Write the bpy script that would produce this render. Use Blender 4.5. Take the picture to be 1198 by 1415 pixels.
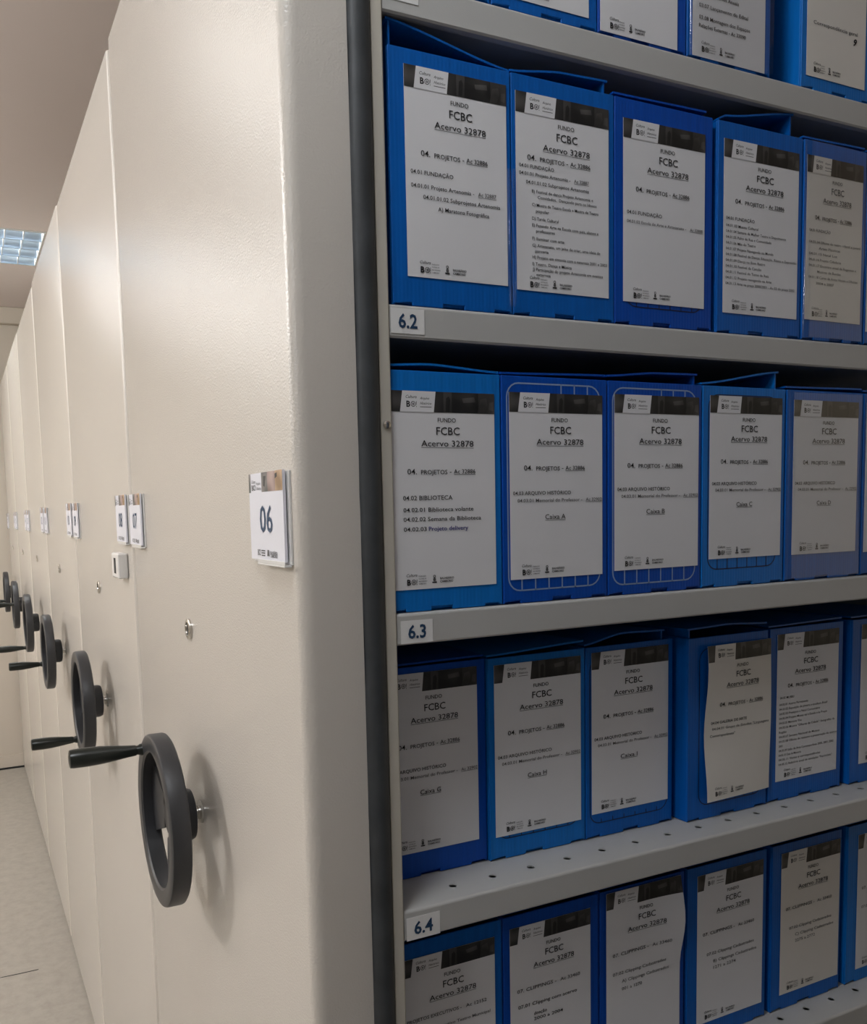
import bpy, bmesh, math, random
from mathutils import Vector, Matrix
random.seed(7)
scene = bpy.context.scene
COL = scene.collection
for o in list(bpy.data.objects):
    bpy.data.objects.remove(o)
pi = math.pi

# ------------------------------------------------------------------ camera
FPX, PPX, PPY = 1213.491, 527.229, 820.052
cd = bpy.data.cameras.new('camera')
cam = bpy.data.objects.new('camera', cd)
COL.objects.link(cam)
cd.sensor_fit = 'HORIZONTAL'
cd.sensor_width = 36.0
cd.lens = FPX * 36.0 / 1198.0
cd.shift_x = (599.0 - PPX) / 1198.0
cd.shift_y = (PPY - 707.5) / 1198.0
cd.clip_start = 0.02
r_ = Vector((0.90078, -0.43352, -0.02565))
u_ = Vector((0.06396, 0.07402, 0.99520))
f_ = Vector((0.42954, 0.89810, -0.09441))
m = Matrix((r_, u_, -f_)).transposed().to_4x4()
m.translation = Vector((-0.29963, -0.81158, 1.66598))
cam.matrix_world = m
scene.camera = cam

# ------------------------------------------------------------------ world, exposure, lights
world = bpy.data.worlds.new('world')
scene.world = world
world.use_nodes = True
bg = world.node_tree.nodes['Background']
bg.inputs[0].default_value = (1.0, 0.84, 0.62, 1)
bg.inputs[1].default_value = 0.34
vs = scene.view_settings
vs.view_transform = 'Standard'
vs.look = 'None'
vs.exposure = 0.0
vs.gamma = 1.0
vs.use_curve_mapping = False
CEIL = 3.03
FIX = [(-0.43, 4.09)]                                  # the louvred light in view
# unseen lights added to fit shadows and brightness: (x, y, z, watts, colour)
WARM, COOL = (1.0, 1.0, 0.98), (0.95, 1.02, 1.07)
UNSEEN_LIGHTS = [(-2.30, 1.75, 2.80, 78, WARM), (-2.90, 4.09, 2.85, 34, WARM), (-4.20, 4.09, 2.85, 42, WARM), (-4.60, 2.30, 2.85, 42, WARM), (-1.35, 4.25, 2.92, 15, WARM),
         (-3.60, -1.60, 2.85, 40, COOL), (-0.50, -0.45, 2.90, 23, COOL), (-0.90, 1.60, 2.90, 6, WARM)]
def area_light(name, loc, sx, sy, power, col, rot=(0, 0, 0)):
    ld = bpy.data.lights.new(name, 'AREA')
    ld.shape = 'RECTANGLE'
    ld.size, ld.size_y = sx, sy
    ld.energy = power
    ld.color = col
    lo = bpy.data.objects.new(name, ld)
    lo.location = loc
    lo.rotation_euler = rot
    COL.objects.link(lo)
    return lo
area_light('ceiling_lamp_light', (FIX[0][0], FIX[0][1], CEIL + 0.045), 1.12, 0.54, 24, WARM)
for lx, ly, lz, pw, fc in UNSEEN_LIGHTS:
    ld = bpy.data.lights.new('unseen_room_light', 'POINT')
    ld.energy = pw
    ld.color = fc
    ld.shadow_soft_size = 0.17
    lo = bpy.data.objects.new('unseen_room_light', ld)
    lo.location = (lx, ly, lz)
    COL.objects.link(lo)

# ------------------------------------------------------------------ materials
def mat(name, col, rough=0.5, metal=0.0, spec=0.5, bump=None, mottled=None, coat=0.0):
    """bump=(scale, strength, distance); mottled=(scale, darker factor)"""
    mt = bpy.data.materials.new(name)
    mt.use_nodes = True
    nt = mt.node_tree
    b = nt.nodes['Principled BSDF']
    b.inputs['Base Color'].default_value = (*col, 1)
    b.inputs['Roughness'].default_value = rough
    b.inputs['Metallic'].default_value = metal
    b.inputs['Specular IOR Level'].default_value = spec
    b.inputs['Coat Weight'].default_value = coat
    tc = nt.nodes.new('ShaderNodeTexCoord')
    if bump:
        n = nt.nodes.new('ShaderNodeTexNoise')
        n.inputs['Scale'].default_value = bump[0]
        n.inputs['Detail'].default_value = 3
        nt.links.new(tc.outputs['Object'], n.inputs['Vector'])
        bp = nt.nodes.new('ShaderNodeBump')
        bp.inputs['Strength'].default_value = bump[1]
        bp.inputs['Distance'].default_value = bump[2]
        nt.links.new(n.outputs['Fac'], bp.inputs['Height'])
        nt.links.new(bp.outputs['Normal'], b.inputs['Normal'])
    if mottled:
        n = nt.nodes.new('ShaderNodeTexNoise')
        n.inputs['Scale'].default_value = mottled[0]
        n.inputs['Detail'].default_value = 5
        nt.links.new(tc.outputs['Object'], n.inputs['Vector'])
        rp = nt.nodes.new('ShaderNodeValToRGB')
        rp.color_ramp.elements[0].position = 0.3
        rp.color_ramp.elements[1].position = 0.7
        rp.color_ramp.elements[0].color = (*[c * mottled[1] for c in col], 1)
        rp.color_ramp.elements[1].color = (*col, 1)
        nt.links.new(n.outputs['Fac'], rp.inputs['Fac'])
        nt.links.new(rp.outputs['Color'], b.inputs['Base Color'])
    return mt

M = {}
M['panel'] = mat('beige_textured_paint', (0.64, 0.60, 0.545), 0.19, bump=(420, 0.28, 0.002))
M['post'] = mat('beige_post_paint', (0.56, 0.53, 0.46), 0.4)
M['shelf'] = mat('grey_shelf_paint', (0.50, 0.50, 0.485), 0.42, bump=(600, 0.08, 0.001))
M['rubber'] = mat('black_rubber', (0.062, 0.068, 0.074), 0.5, bump=(60, 0.1, 0.002), mottled=(25, 0.6))
M['wheel'] = mat('charcoal_phenolic', (0.036, 0.037, 0.041), 0.42)
M['grip'] = mat('dark_green_black_plastic', (0.012, 0.016, 0.013), 0.28)
M['chrome'] = mat('polished_steel', (0.62, 0.60, 0.56), 0.22, metal=1.0)
M['dark'] = mat('dark_recess', (0.012, 0.012, 0.012), 0.7)
M['paper'] = mat('white_paper', (0.76, 0.76, 0.78), 0.55, bump=(14, 0.15, 0.004))
M['cream_paper'] = mat('cream_paper', (0.76, 0.73, 0.68), 0.55, bump=(14, 0.15, 0.004))
M['ink'] = mat('black_ink', (0.012, 0.012, 0.014), 0.6)
M['greyink'] = mat('grey_ink', (0.10, 0.10, 0.105), 0.6)
M['blueink'] = mat('blue_ink', (0.02, 0.02, 0.20), 0.6)
M['navyink'] = mat('navy_ink', (0.012, 0.05, 0.12), 0.6)
M['sticker'] = mat('sticker_vinyl', (0.80, 0.80, 0.79), 0.4)
M['acrylic'] = mat('white_acrylic', (0.80, 0.79, 0.77), 0.15)
M['card'] = mat('card_white', (0.80, 0.80, 0.86), 0.5)
M['whiteplastic'] = mat('white_plastic', (0.82, 0.80, 0.78), 0.35)
M['gridlight'] = mat('pale_blue_print', (0.26, 0.36, 0.56), 0.5)
M['griddark'] = mat('dark_blue_print', (0.004, 0.016, 0.06), 0.5)
M['ceiling'] = mat('ceiling_paint', (0.86, 0.77, 0.745), 0.9, mottled=(0.8, 0.95))
M['wall'] = mat('wall_paint', (0.60, 0.54, 0.46), 0.85, mottled=(1.5, 0.95))
M['dimwall'] = mat('low_bounce_wall', (0.30, 0.28, 0.25), 0.85)  # unseen walls darkened to cut bounced light
M['shade'] = mat('light_absorbing_grey', (0.10, 0.12, 0.165), 0.6)  # darkened so that less light bounces onto the shelves across the aisle
M['louvre'] = mat('louvre_aluminium', (0.42, 0.53, 0.66), 0.3, metal=0.9)
M['fin'] = mat('louvre_fin', (0.85, 0.88, 0.9), 0.35, metal=0.3)
M['fixture'] = mat('white_enamel', (0.8, 0.8, 0.78), 0.4)
tube = bpy.data.materials.new('lit_tube'); tube.use_nodes = True
tb = tube.node_tree.nodes['Principled BSDF']
tb.inputs['Emission Color'].default_value = (1.0, 0.97, 0.92, 1)
tb.inputs['Emission Strength'].default_value = 6.0
M['tube'] = tube

def blue_mat(name, col):
    mt = mat(name, col, 0.36, spec=0.3)
    nt = mt.node_tree
    b = nt.nodes['Principled BSDF']
    tc = nt.nodes.new('ShaderNodeTexCoord')
    mp = nt.nodes.new('ShaderNodeMapping')
    mp.inputs['Scale'].default_value = (1, 1, 0.035)
    nt.links.new(tc.outputs['Object'], mp.inputs['Vector'])
    n = nt.nodes.new('ShaderNodeTexNoise')
    n.inputs['Scale'].default_value = 150
    n.inputs['Detail'].default_value = 2
    nt.links.new(mp.outputs['Vector'], n.inputs['Vector'])
    rp = nt.nodes.new('ShaderNodeValToRGB')
    rp.color_ramp.elements[0].color = (*[c * 0.8 for c in col], 1)
    rp.color_ramp.elements[1].color = (*[min(1, c * 1.2) for c in col], 1)
    nt.links.new(n.outputs['Fac'], rp.inputs['Fac'])
    nt.links.new(rp.outputs['Color'], b.inputs['Base Color'])
    w = nt.nodes.new('ShaderNodeTexWave')
    w.bands_direction = 'X'
    w.inputs['Scale'].default_value = 70
    nt.links.new(tc.outputs['Object'], w.inputs['Vector'])
    bp = nt.nodes.new('ShaderNodeBump')
    bp.inputs['Strength'].default_value = 0.12
    bp.inputs['Distance'].default_value = 0.0008
    nt.links.new(w.outputs['Fac'], bp.inputs['Height'])
    nt.links.new(bp.outputs['Normal'], b.inputs['Normal'])
    return mt
M['blue'] = blue_mat('blue_corrugated_plastic', (0.0015, 0.112, 0.46))
M['blue_light'] = blue_mat('pale_blue_corrugated_plastic', (0.004, 0.165, 0.56))
M['blue_deep'] = blue_mat('deep_blue_corrugated_plastic', (0.0015, 0.07, 0.42))

def photo_header(name, dark, mid, light, light_at=0.5):
    """printed photograph strip: soft dark patches, one paler patch"""
    mt = mat(name, mid, 0.5)
    nt = mt.node_tree
    b = nt.nodes['Principled BSDF']
    tc = nt.nodes.new('ShaderNodeTexCoord')
    n = nt.nodes.new('ShaderNodeTexVoronoi')
    n.feature = 'SMOOTH_F1'
    n.inputs['Scale'].default_value = 46
    nt.links.new(tc.outputs['Object'], n.inputs['Vector'])
    rp = nt.nodes.new('ShaderNodeValToRGB')
    e = rp.color_ramp.elements
    e[0].position = 0.2; e[0].color = (*dark, 1)
    e[1].position = 0.75; e[1].color = (*light, 1)
    k = e.new(0.5); k.color = (*mid, 1)
    nt.links.new(n.outputs['Distance'], rp.inputs['Fac'])
    nt.links.new(rp.outputs['Color'], b.inputs['Base Color'])
    return mt
M['header'] = photo_header('printed_photo_dark', (0.006, 0.006, 0.007), (0.014, 0.014, 0.014), (0.05, 0.046, 0.044))
M['header2'] = photo_header('printed_photo_pale', (0.03, 0.028, 0.027), (0.09, 0.085, 0.08), (0.19, 0.18, 0.17))
M['header3'] = photo_header('printed_photo_mid', (0.02, 0.019, 0.018), (0.05, 0.047, 0.045), (0.12, 0.115, 0.11))
M['colA'] = photo_header('printed_photo_grey', (0.10, 0.11, 0.10), (0.22, 0.20, 0.19), (0.42, 0.36, 0.34))
M['colB'] = photo_header('printed_photo_rose', (0.22, 0.15, 0.13), (0.42, 0.30, 0.27), (0.55, 0.42, 0.38))
M['colC'] = photo_header('printed_photo_tan', (0.32, 0.20, 0.10), (0.60, 0.42, 0.26), (0.75, 0.60, 0.42))

film = bpy.data.materials.new('clear_film'); film.use_nodes = True
nt = film.node_tree
nt.nodes.remove(nt.nodes['Principled BSDF'])
tr = nt.nodes.new('ShaderNodeBsdfTransparent')
tr.inputs[0].default_value = (0.97, 0.975, 0.98, 1)
gl = nt.nodes.new('ShaderNodeBsdfGlossy')
gl.inputs['Roughness'].default_value = 0.07
lw_ = nt.nodes.new('ShaderNodeLayerWeight'); lw_.inputs[0].default_value = 0.5
pw_ = nt.nodes.new('ShaderNodeMath'); pw_.operation = 'POWER'; pw_.inputs[1].default_value = 4.0
nt.links.new(lw_.outputs['Facing'], pw_.inputs[0])
fr = nt.nodes.new('ShaderNodeMath'); fr.operation = 'MULTIPLY_ADD'; fr.inputs[1].default_value = 0.35; fr.inputs[2].default_value = 0.09
nt.links.new(pw_.outputs[0], fr.inputs[0])
mx = nt.nodes.new('ShaderNodeMixShader')
nt.links.new(fr.outputs[0], mx.inputs[0])
nt.links.new(tr.outputs[0], mx.inputs[1])
nt.links.new(gl.outputs[0], mx.inputs[2])
nt.links.new(mx.outputs[0], nt.nodes['Material Output'].inputs[0])
M['film'] = film

fl = mat('pale_floor', (0.58, 0.55, 0.49), 0.5, bump=(30, 0.05, 0.003))
nt = fl.node_tree
b = nt.nodes['Principled BSDF']
tc = nt.nodes.new('ShaderNodeTexCoord')
n1 = nt.nodes.new('ShaderNodeTexNoise'); n1.inputs['Scale'].default_value = 22; n1.inputs['Detail'].default_value = 8
n1.inputs['Roughness'].default_value = 0.7
nt.links.new(tc.outputs['Object'], n1.inputs['Vector'])
rp = nt.nodes.new('ShaderNodeValToRGB')
rp.color_ramp.elements[0].position = 0.34; rp.color_ramp.elements[0].color = (0.33, 0.305, 0.265, 1)
rp.color_ramp.elements[1].position = 0.6; rp.color_ramp.elements[1].color = (0.39, 0.365, 0.318, 1)
nt.links.new(n1.outputs['Fac'], rp.inputs['Fac'])
nt.links.new(rp.outputs['Color'], b.inputs['Base Color'])
M['floor'] = fl

# ------------------------------------------------------------------ mesh helpers
def build(name, bm, mats, parent=None, loc=(0, 0, 0), smooth=False, bevel=None, sharp=35):
    me = bpy.data.meshes.new(name)
    bm.normal_update()
    bm.to_mesh(me)
    bm.free()
    if not isinstance(mats, (list, tuple)):
        mats = [mats]
    for x in mats:
        me.materials.append(x)
    ob = bpy.data.objects.new(name, me)
    ob.location = loc
    COL.objects.link(ob)
    if parent is not None:
        ob.parent = parent
    if smooth:
        for p in me.polygons:
            p.use_smooth = True
        me.set_sharp_from_angle(angle=math.radians(sharp))
    if bevel:
        md = ob.modifiers.new('bevel', 'BEVEL')
        md.width, md.segments = bevel
        md.limit_method = 'ANGLE'
        md.angle_limit = math.radians(40)
        md.harden_normals = True
        for p in me.polygons:
            p.use_smooth = True
        me.set_sharp_from_angle(angle=math.radians(sharp))
    return ob

def empty(name, loc, label, cat, group=None, rot=(0, 0, 0)):
    o = bpy.data.objects.new(name, None)
    o.empty_display_size = 0.05
    o.location = loc
    o.rotation_euler = rot
    COL.objects.link(o)
    o['label'] = label
    o['category'] = cat
    if group:
        o['group'] = group
    return o

def box(bm, x0, x1, y0, y1, z0, z1, mi=0):
    v = [bm.verts.new((x, y, z)) for z in (z0, z1) for y in (y0, y1) for x in (x0, x1)]
    for f in ((0, 2, 3, 1), (4, 5, 7, 6), (0, 1, 5, 4), (2, 6, 7, 3), (0, 4, 6, 2), (1, 3, 7, 5)):
        fc = bm.faces.new([v[i] for i in f])
        fc.material_index = mi

def prism(bm, pts, a, b, axis='x', mi=0, caps=True):
    """closed outline pts (two coordinates) pushed along an axis from a to b"""
    def P(p, t):
        return {'x': (t, p[0], p[1]), 'y': (p[0], t, p[1]), 'z': (p[0], p[1], t)}[axis]
    A = [bm.verts.new(P(p, a)) for p in pts]
    B = [bm.verts.new(P(p, b)) for p in pts]
    n = len(pts)
    fs = []
    for i in range(n):
        fs.append(bm.faces.new((A[i], A[(i + 1) % n], B[(i + 1) % n], B[i])))
    if caps:
        fs.append(bm.faces.new(A[::-1]))
        fs.append(bm.faces.new(B))
    for f in fs:
        f.material_index = mi
    return fs

def lathe(bm, prof, centre, seg=48, mi=0, closed=False):
    """profile of (x along axis, radius) turned about the x axis through centre"""
    cx, cy, cz = centre
    rings = []
    for (x, r) in prof:
        if r < 1e-6:
            rings.append([bm.verts.new((cx + x, cy, cz))])
        else:
            rings.append([bm.verts.new((cx + x, cy + r * math.cos(2 * pi * k / seg), cz + r * math.sin(2 * pi * k / seg))) for k in range(seg)])
    n = len(rings)
    for i in range(n if closed else n - 1):
        A, B = rings[i], rings[(i + 1) % n]
        for k in range(seg):
            l = (k + 1) % seg
            if len(A) == 1 and len(B) == 1:
                continue
            if len(A) == 1:
                f = bm.faces.new((A[0], B[k], B[l]))
            elif len(B) == 1:
                f = bm.faces.new((A[k], B[0], A[l]))
            else:
                f = bm.faces.new((A[k], B[k], B[l], A[l]))
            f.material_index = mi
    bmesh.ops.recalc_face_normals(bm, faces=bm.faces[:])

# ------------------------------------------------------------------ lettering
_tc = {}
def glyphs(s, bold=0.0, shear=0.0):
    """flat outline mesh of a line of text: (verts, faces, x0, x1, cap height)"""
    key = (s, bold, shear)
    if key not in _tc:
        cu = bpy.data.curves.new('lettering', 'FONT')
        cu.body = s
        cu.resolution_u = 2
        cu.offset = bold
        cu.shear = shear
        cu.fill_mode = 'FRONT'
        ob = bpy.data.objects.new('lettering', cu)
        COL.objects.link(ob)
        dg = bpy.context.evaluated_depsgraph_get()
        dg.update()
        ev = ob.evaluated_get(dg)
        me = ev.to_mesh()
        vs_ = [(v.co.x, v.co.y) for v in me.vertices]
        fs = [tuple(p.vertices) for p in me.polygons]
        ev.to_mesh_clear()
        bpy.data.objects.remove(ob)
        bpy.data.curves.remove(cu)
        xs = [v[0] for v in vs_] or [0, 1]
        _tc[key] = (vs_, fs, min(xs), max(xs))
    return _tc[key]
_h = glyphs('H')
CAP = max(v[1] for v in _h[0])

class Sheet:
    """printed sheet in its own x (right), z (up) plane facing -y; origin at its centre"""
    def __init__(self, w, h, bulge=None):
        self.w, self.h = w, h
        self.bm = bmesh.new()
        self.bulge = bulge or (lambda u, v: 0.0)
    def P(self, u, v, lift=0.0):
        return ((u - 0.5) * self.w, -lift - self.bulge(u, v), (0.5 - v) * self.h)
    def poly(self, pts, mi, lift):
        vsx = [self.bm.verts.new(self.P(u, v, lift)) for u, v in pts]
        f = self.bm.faces.new(vsx)
        f.normal_update()
        if f.normal.y > 0:
            f.normal_flip()
        f.material_index = mi
    def rect(self, u0, v0, u1, v1, mi, lift, n=1):
        for k in range(n):
            a = u0 + (u1 - u0) * k / n
            c = u0 + (u1 - u0) * (k + 1) / n
            self.poly([(a, v1), (c, v1), (c, v0), (a, v0)], mi, lift)
    def paper(self, mi, nu=12, nv=14, thick=0.0003):
        b = self.bm
        F = [[b.verts.new(self.P(i / nu, j / nv)) for i in range(nu + 1)] for j in range(nv + 1)]
        B = [[b.verts.new(self.P(i / nu, j / nv, -thick)) for i in range(nu + 1)] for j in range(nv + 1)]
        for j in range(nv):
            for i in range(nu):
                f = b.faces.new((F[j + 1][i], F[j + 1][i + 1], F[j][i + 1], F[j][i])); f.material_index = mi; f.smooth = nu > 1
                f = b.faces.new((B[j][i], B[j][i + 1], B[j + 1][i + 1], B[j + 1][i])); f.material_index = mi
        for i in range(nu):
            b.faces.new((F[0][i], F[0][i + 1], B[0][i + 1], B[0][i])).material_index = mi
            b.faces.new((F[nv][i + 1], F[nv][i], B[nv][i], B[nv][i + 1])).material_index = mi
        for j in range(nv):
            b.faces.new((F[j + 1][0], F[j][0], B[j][0], B[j + 1][0])).material_index = mi
            b.faces.new((F[j][nu], F[j + 1][nu], B[j + 1][nu], B[j][nu])).material_index = mi
    def text(self, s, u0, u1, vc, cap, mi=1, under=False, bold=0.007, shear=0.0, lift=0.0005):
        """s fitted between u0 and u1, cap height in sheet metres, centred on v=vc"""
        g, fs, a, c = glyphs(s, bold, shear)
        if not fs:
            return
        ch = cap / self.h
        V = []
        for x, y in g:
            u = u0 + (x - a) / (c - a) * (u1 - u0)
            v = vc + ch * 0.5 - y / CAP * ch
            V.append(self.bm.verts.new(self.P(u, v, lift)))
        for f in fs:
            try:
                fc = self.bm.faces.new([V[i] for i in f])
            except ValueError:
                continue
            fc.normal_update()
            if fc.normal.y > 0:
                fc.normal_flip()
            fc.material_index = mi
        if under:
            self.rect(u0, vc + ch * 0.68, u1, vc + ch * 0.68 + 0.00045 / self.h, mi, lift, n=6)
    def ring(self, uc, vc, rm, wm, mi, lift, seg=14):
        for k in range(seg):
            a, c = 2 * pi * k / seg, 2 * pi * (k + 1) / seg
            q = []
            for r, t in ((rm, a), (rm, c), (rm - wm, c), (rm - wm, a)):
                q.append((uc + r * math.cos(t) / self.w, vc + r * math.sin(t) / self.h))
            self.poly(q, mi, lift)

# material slots of every printed sheet: 0 paper 1 ink 2 header 3 pale header 4 grey ink 5 blue ink 6 mid header
def logo(S, u, v, w, ink=1, rule=True):
    """small two part emblem: script word over a heavy B and ring, two script words beside it"""
    k = w / S.w
    S.text('Cultura', u, u + 0.42 * k, v - 0.0052 / S.h, 0.0030, ink, shear=0.35)
    S.text('B', u + 0.02 * k, u + 0.17 * k, v + 0.0022 / S.h, 0.0058, ink, bold=0.035)
    S.ring(u + 0.285 * k, v + 0.0022 / S.h, 0.0029, 0.0007, ink, 0.0005)
    S.ring(u + 0.285 * k, v + 0.0022 / S.h, 0.0013, 0.0008, ink, 0.0005, 8)
    S.text('!', u + 0.395 * k, u + 0.42 * k, v + 0.0022 / S.h, 0.0058, ink)
    if rule:
        S.text('Arquivo', u + 0.55 * k, u + 0.92 * k, v - 0.0040 / S.h, 0.0026, ink, shear=0.35)
        S.text('Histórico', u + 0.55 * k, u + k, v + 0.0012 / S.h, 0.0026, ink, shear=0.35)
        S.rect(u + 0.55 * k, v + 0.0046 / S.h, u + k, v + 0.0052 / S.h, ink, 0.0005, 2)

def footer(S, v=0.952, u=0.115, ink=1, s=1.0):
    logo(S, u, v, 0.030 * s, ink, rule=False)
    for i, t in enumerate(('FUNDAÇÃO', 'CULTURAL DE', 'BALNEÁRIO', 'CAMBORIÚ')):
        S.text(t, u + 0.115 * s, u + (0.185 + 0.01 * (i == 2)) * s, v + (-0.0038 + i * 0.0027) / S.h, 0.0012, ink)
    # crest
    cu = u + 0.265 * s
    S.ring(cu, v - 0.0028 / S.h, 0.0016, 0.0007, ink, 0.0005, 8)
    S.poly([(cu - 0.014, v + 0.001 / S.h), (cu - 0.009, v - 0.0014 / S.h), (cu + 0.009, v - 0.0014 / S.h), (cu + 0.014, v + 0.001 / S.h), (cu + 0.009, v + 0.0022 / S.h), (cu - 0.009, v + 0.0022 / S.h)], 4, 0.0005)
    S.rect(cu - 0.022, v + 0.0028 / S.h, cu + 0.022, v + 0.0042 / S.h, ink, 0.0005)
    S.text('BALNEÁRIO', u + 0.32 * s, u + 0.455 * s, v - 0.0004 / S.h, 0.0021, ink, bold=0.02)
    S.text('CAMBORIÚ', u + 0.32 * s, u + 0.445 * s, v + 0.0030 / S.h, 0.0021, ink, bold=0.02)

def header(S, h=0.104, hm=(2, 6, 3)):
    L = 0.00025
    n = 8
    # strip of photograph: dark, mid figures, paler patch at the right
    S.poly([(0.0, h), (0.09, h), (0.115, 0.0), (0.0, 0.0)], hm[2], L)
    for a, c, mi in ((0.40, 0.50, hm[0]), (0.50, 0.58, hm[1]), (0.58, 0.70, hm[0]), (0.70, 0.84, hm[0]), (0.84, 0.93, hm[1]), (0.93, 1.0, hm[1])):
        S.rect(a, 0.0, c, h, mi, L, 2)
    S.poly([(0.52, h * 0.95), (0.555, h * 0.95), (0.565, h * 0.35), (0.55, h * 0.2), (0.525, h * 0.3)], hm[0], L + 0.0001)
    S.poly([(0.68, h * 0.28), (0.80, h * 0.2), (0.81, h * 0.45), (0.69, h * 0.5)], hm[1], L + 0.0001)
    S.poly([(0.83, h * 0.98), (0.86, h * 0.3), (0.92, h * 0.22), (0.93, h * 0.55), (0.90, h * 0.98)], hm[2], L + 0.0001)
    S.poly([(0.94, h * 0.8), (0.95, h * 0.45), (0.99, h * 0.4), (0.985, h * 0.85)], hm[2], L + 0.0001)
    # slanted white tile with the emblem
    S.poly([(0.09, h), (0.405, h), (0.425, 0.0), (0.115, 0.0)], 0, L + 0.0002)
    logo(S, 0.145, h * 0.52, 0.030)

def head_block(S, v0=0.0, ink=1):
    S.text('FUNDO', 0.44, 0.615, 0.142 + v0, 0.0043, ink)
    S.text('FCBC', 0.425, 0.65, 0.197 + v0, 0.0079, ink, bold=0.006)
    S.text('Acervo 32878', 0.28, 0.785, 0.260 + v0, 0.0062, ink, under=True, bold=0.004)

def projetos(S, v=0.40, t='04.', word='PROJETOS', ac='Ac 32886', u0=0.145, u1=0.80):
    k = u1 - u0
    S.text(t, u0, u0 + 0.135 * k, v, 0.0056, 1, bold=0.004)
    S.text(word, u0 + 0.195 * k, u0 + 0.58 * k, v + 0.0006 / S.h, 0.0045, 1)
    S.text('-', u0 + 0.615 * k, u0 + 0.64 * k, v, 0.0045, 1)
    S.text(ac, u0 + 0.675 * k, u1, v, 0.0045, 1, under=True)

def caixa(S, letter, v=(0.535, 0.575, 0.665)):
    projetos(S)
    S.text('04.03 ARQUIVO HISTÓRICO', 0.03, 0.645, v[0], 0.0040, 1)
    S.text('04.03.01 Memorial do Professor -', 0.075, 0.77, v[1], 0.0037, 4)
    S.text('Ac 32902', 0.81, 0.99, v[1], 0.0037, 4, under=True)
    S.text('Caixa ' + letter, 0.365, 0.585, v[2], 0.0054, 1, under=True, bold=0.004)

def lines(S, items, mi=1):
    for t, u0, u1, v, cap in items:
        S.text(t, u0, u1, v, cap, mi)

# ------------------------------------------------------------------ the room
def structure(ob):
    ob['kind'] = 'structure'
    return ob
bm = bmesh.new(); box(bm, -5.6, 4.0, -4.0, 5.7, -0.1, 0.0)
floor = structure(build('floor', bm, M['floor']))
bm = bmesh.new()
prism(bm, [(-0.262, 2.574), (-0.2, 2.5715), (-0.135, 2.5702), (-0.137, 2.5665), (-0.2, 2.567), (-0.262, 2.571)], 0.0, 0.0008, 'z')
prism(bm, [(-0.9, 2.576), (-0.262, 2.5735), (-0.262, 2.5715), (-0.9, 2.574)], 0.0, 0.0006, 'z')
structure(build('trim_1', bm, M['dark']))
bm = bmesh.new()
hx0, hx1, hy0, hy1 = FIX[0][0] - 0.602, FIX[0][0] + 0.602, FIX[0][1] - 0.307, FIX[0][1] + 0.307
for (a, c, e, g) in ((-5.6, hx0, -4.0, 5.7), (hx1, 4.0, -4.0, 5.7), (hx0, hx1, -4.0, hy0), (hx0, hx1, hy1, 5.7)):
    box(bm, a, c, e, g, CEIL, CEIL + 0.1)
structure(build('ceiling', bm, M['ceiling']))
bm = bmesh.new(); box(bm, -5.6, 4.0, 5.50, 5.65, 0.0, CEIL)
structure(build('wall_back', bm, M['wall']))
bm = bmesh.new(); box(bm, -5.5, 4.0, 5.44, 5.50, CEIL - 0.105, CEIL)
structure(build('trim_2', bm, M['wall'], bevel=(0.006, 2)))
bm = bmesh.new(); box(bm, -5.5, 0.3, 5.485, 5.50, 0.0, 0.09); box(bm, -5.5, 0.3, 5.48, 5.50, 0.0, 0.012, 1)  # dark strip at the foot paints the shadow gap
structure(build('baseboard_back', bm, [M['wall'], M['dark']]))
bm = bmesh.new(); box(bm, -5.6, -5.5, -4.0, 5.5, 0.0, CEIL)
structure(build('wall_left', bm, M['dimwall']))
bm = bmesh.new(); box(bm, -5.5, 4.0, -4.0, -3.9, 0.0, CEIL)
structure(build('wall_front', bm, M['dimwall']))

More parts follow.
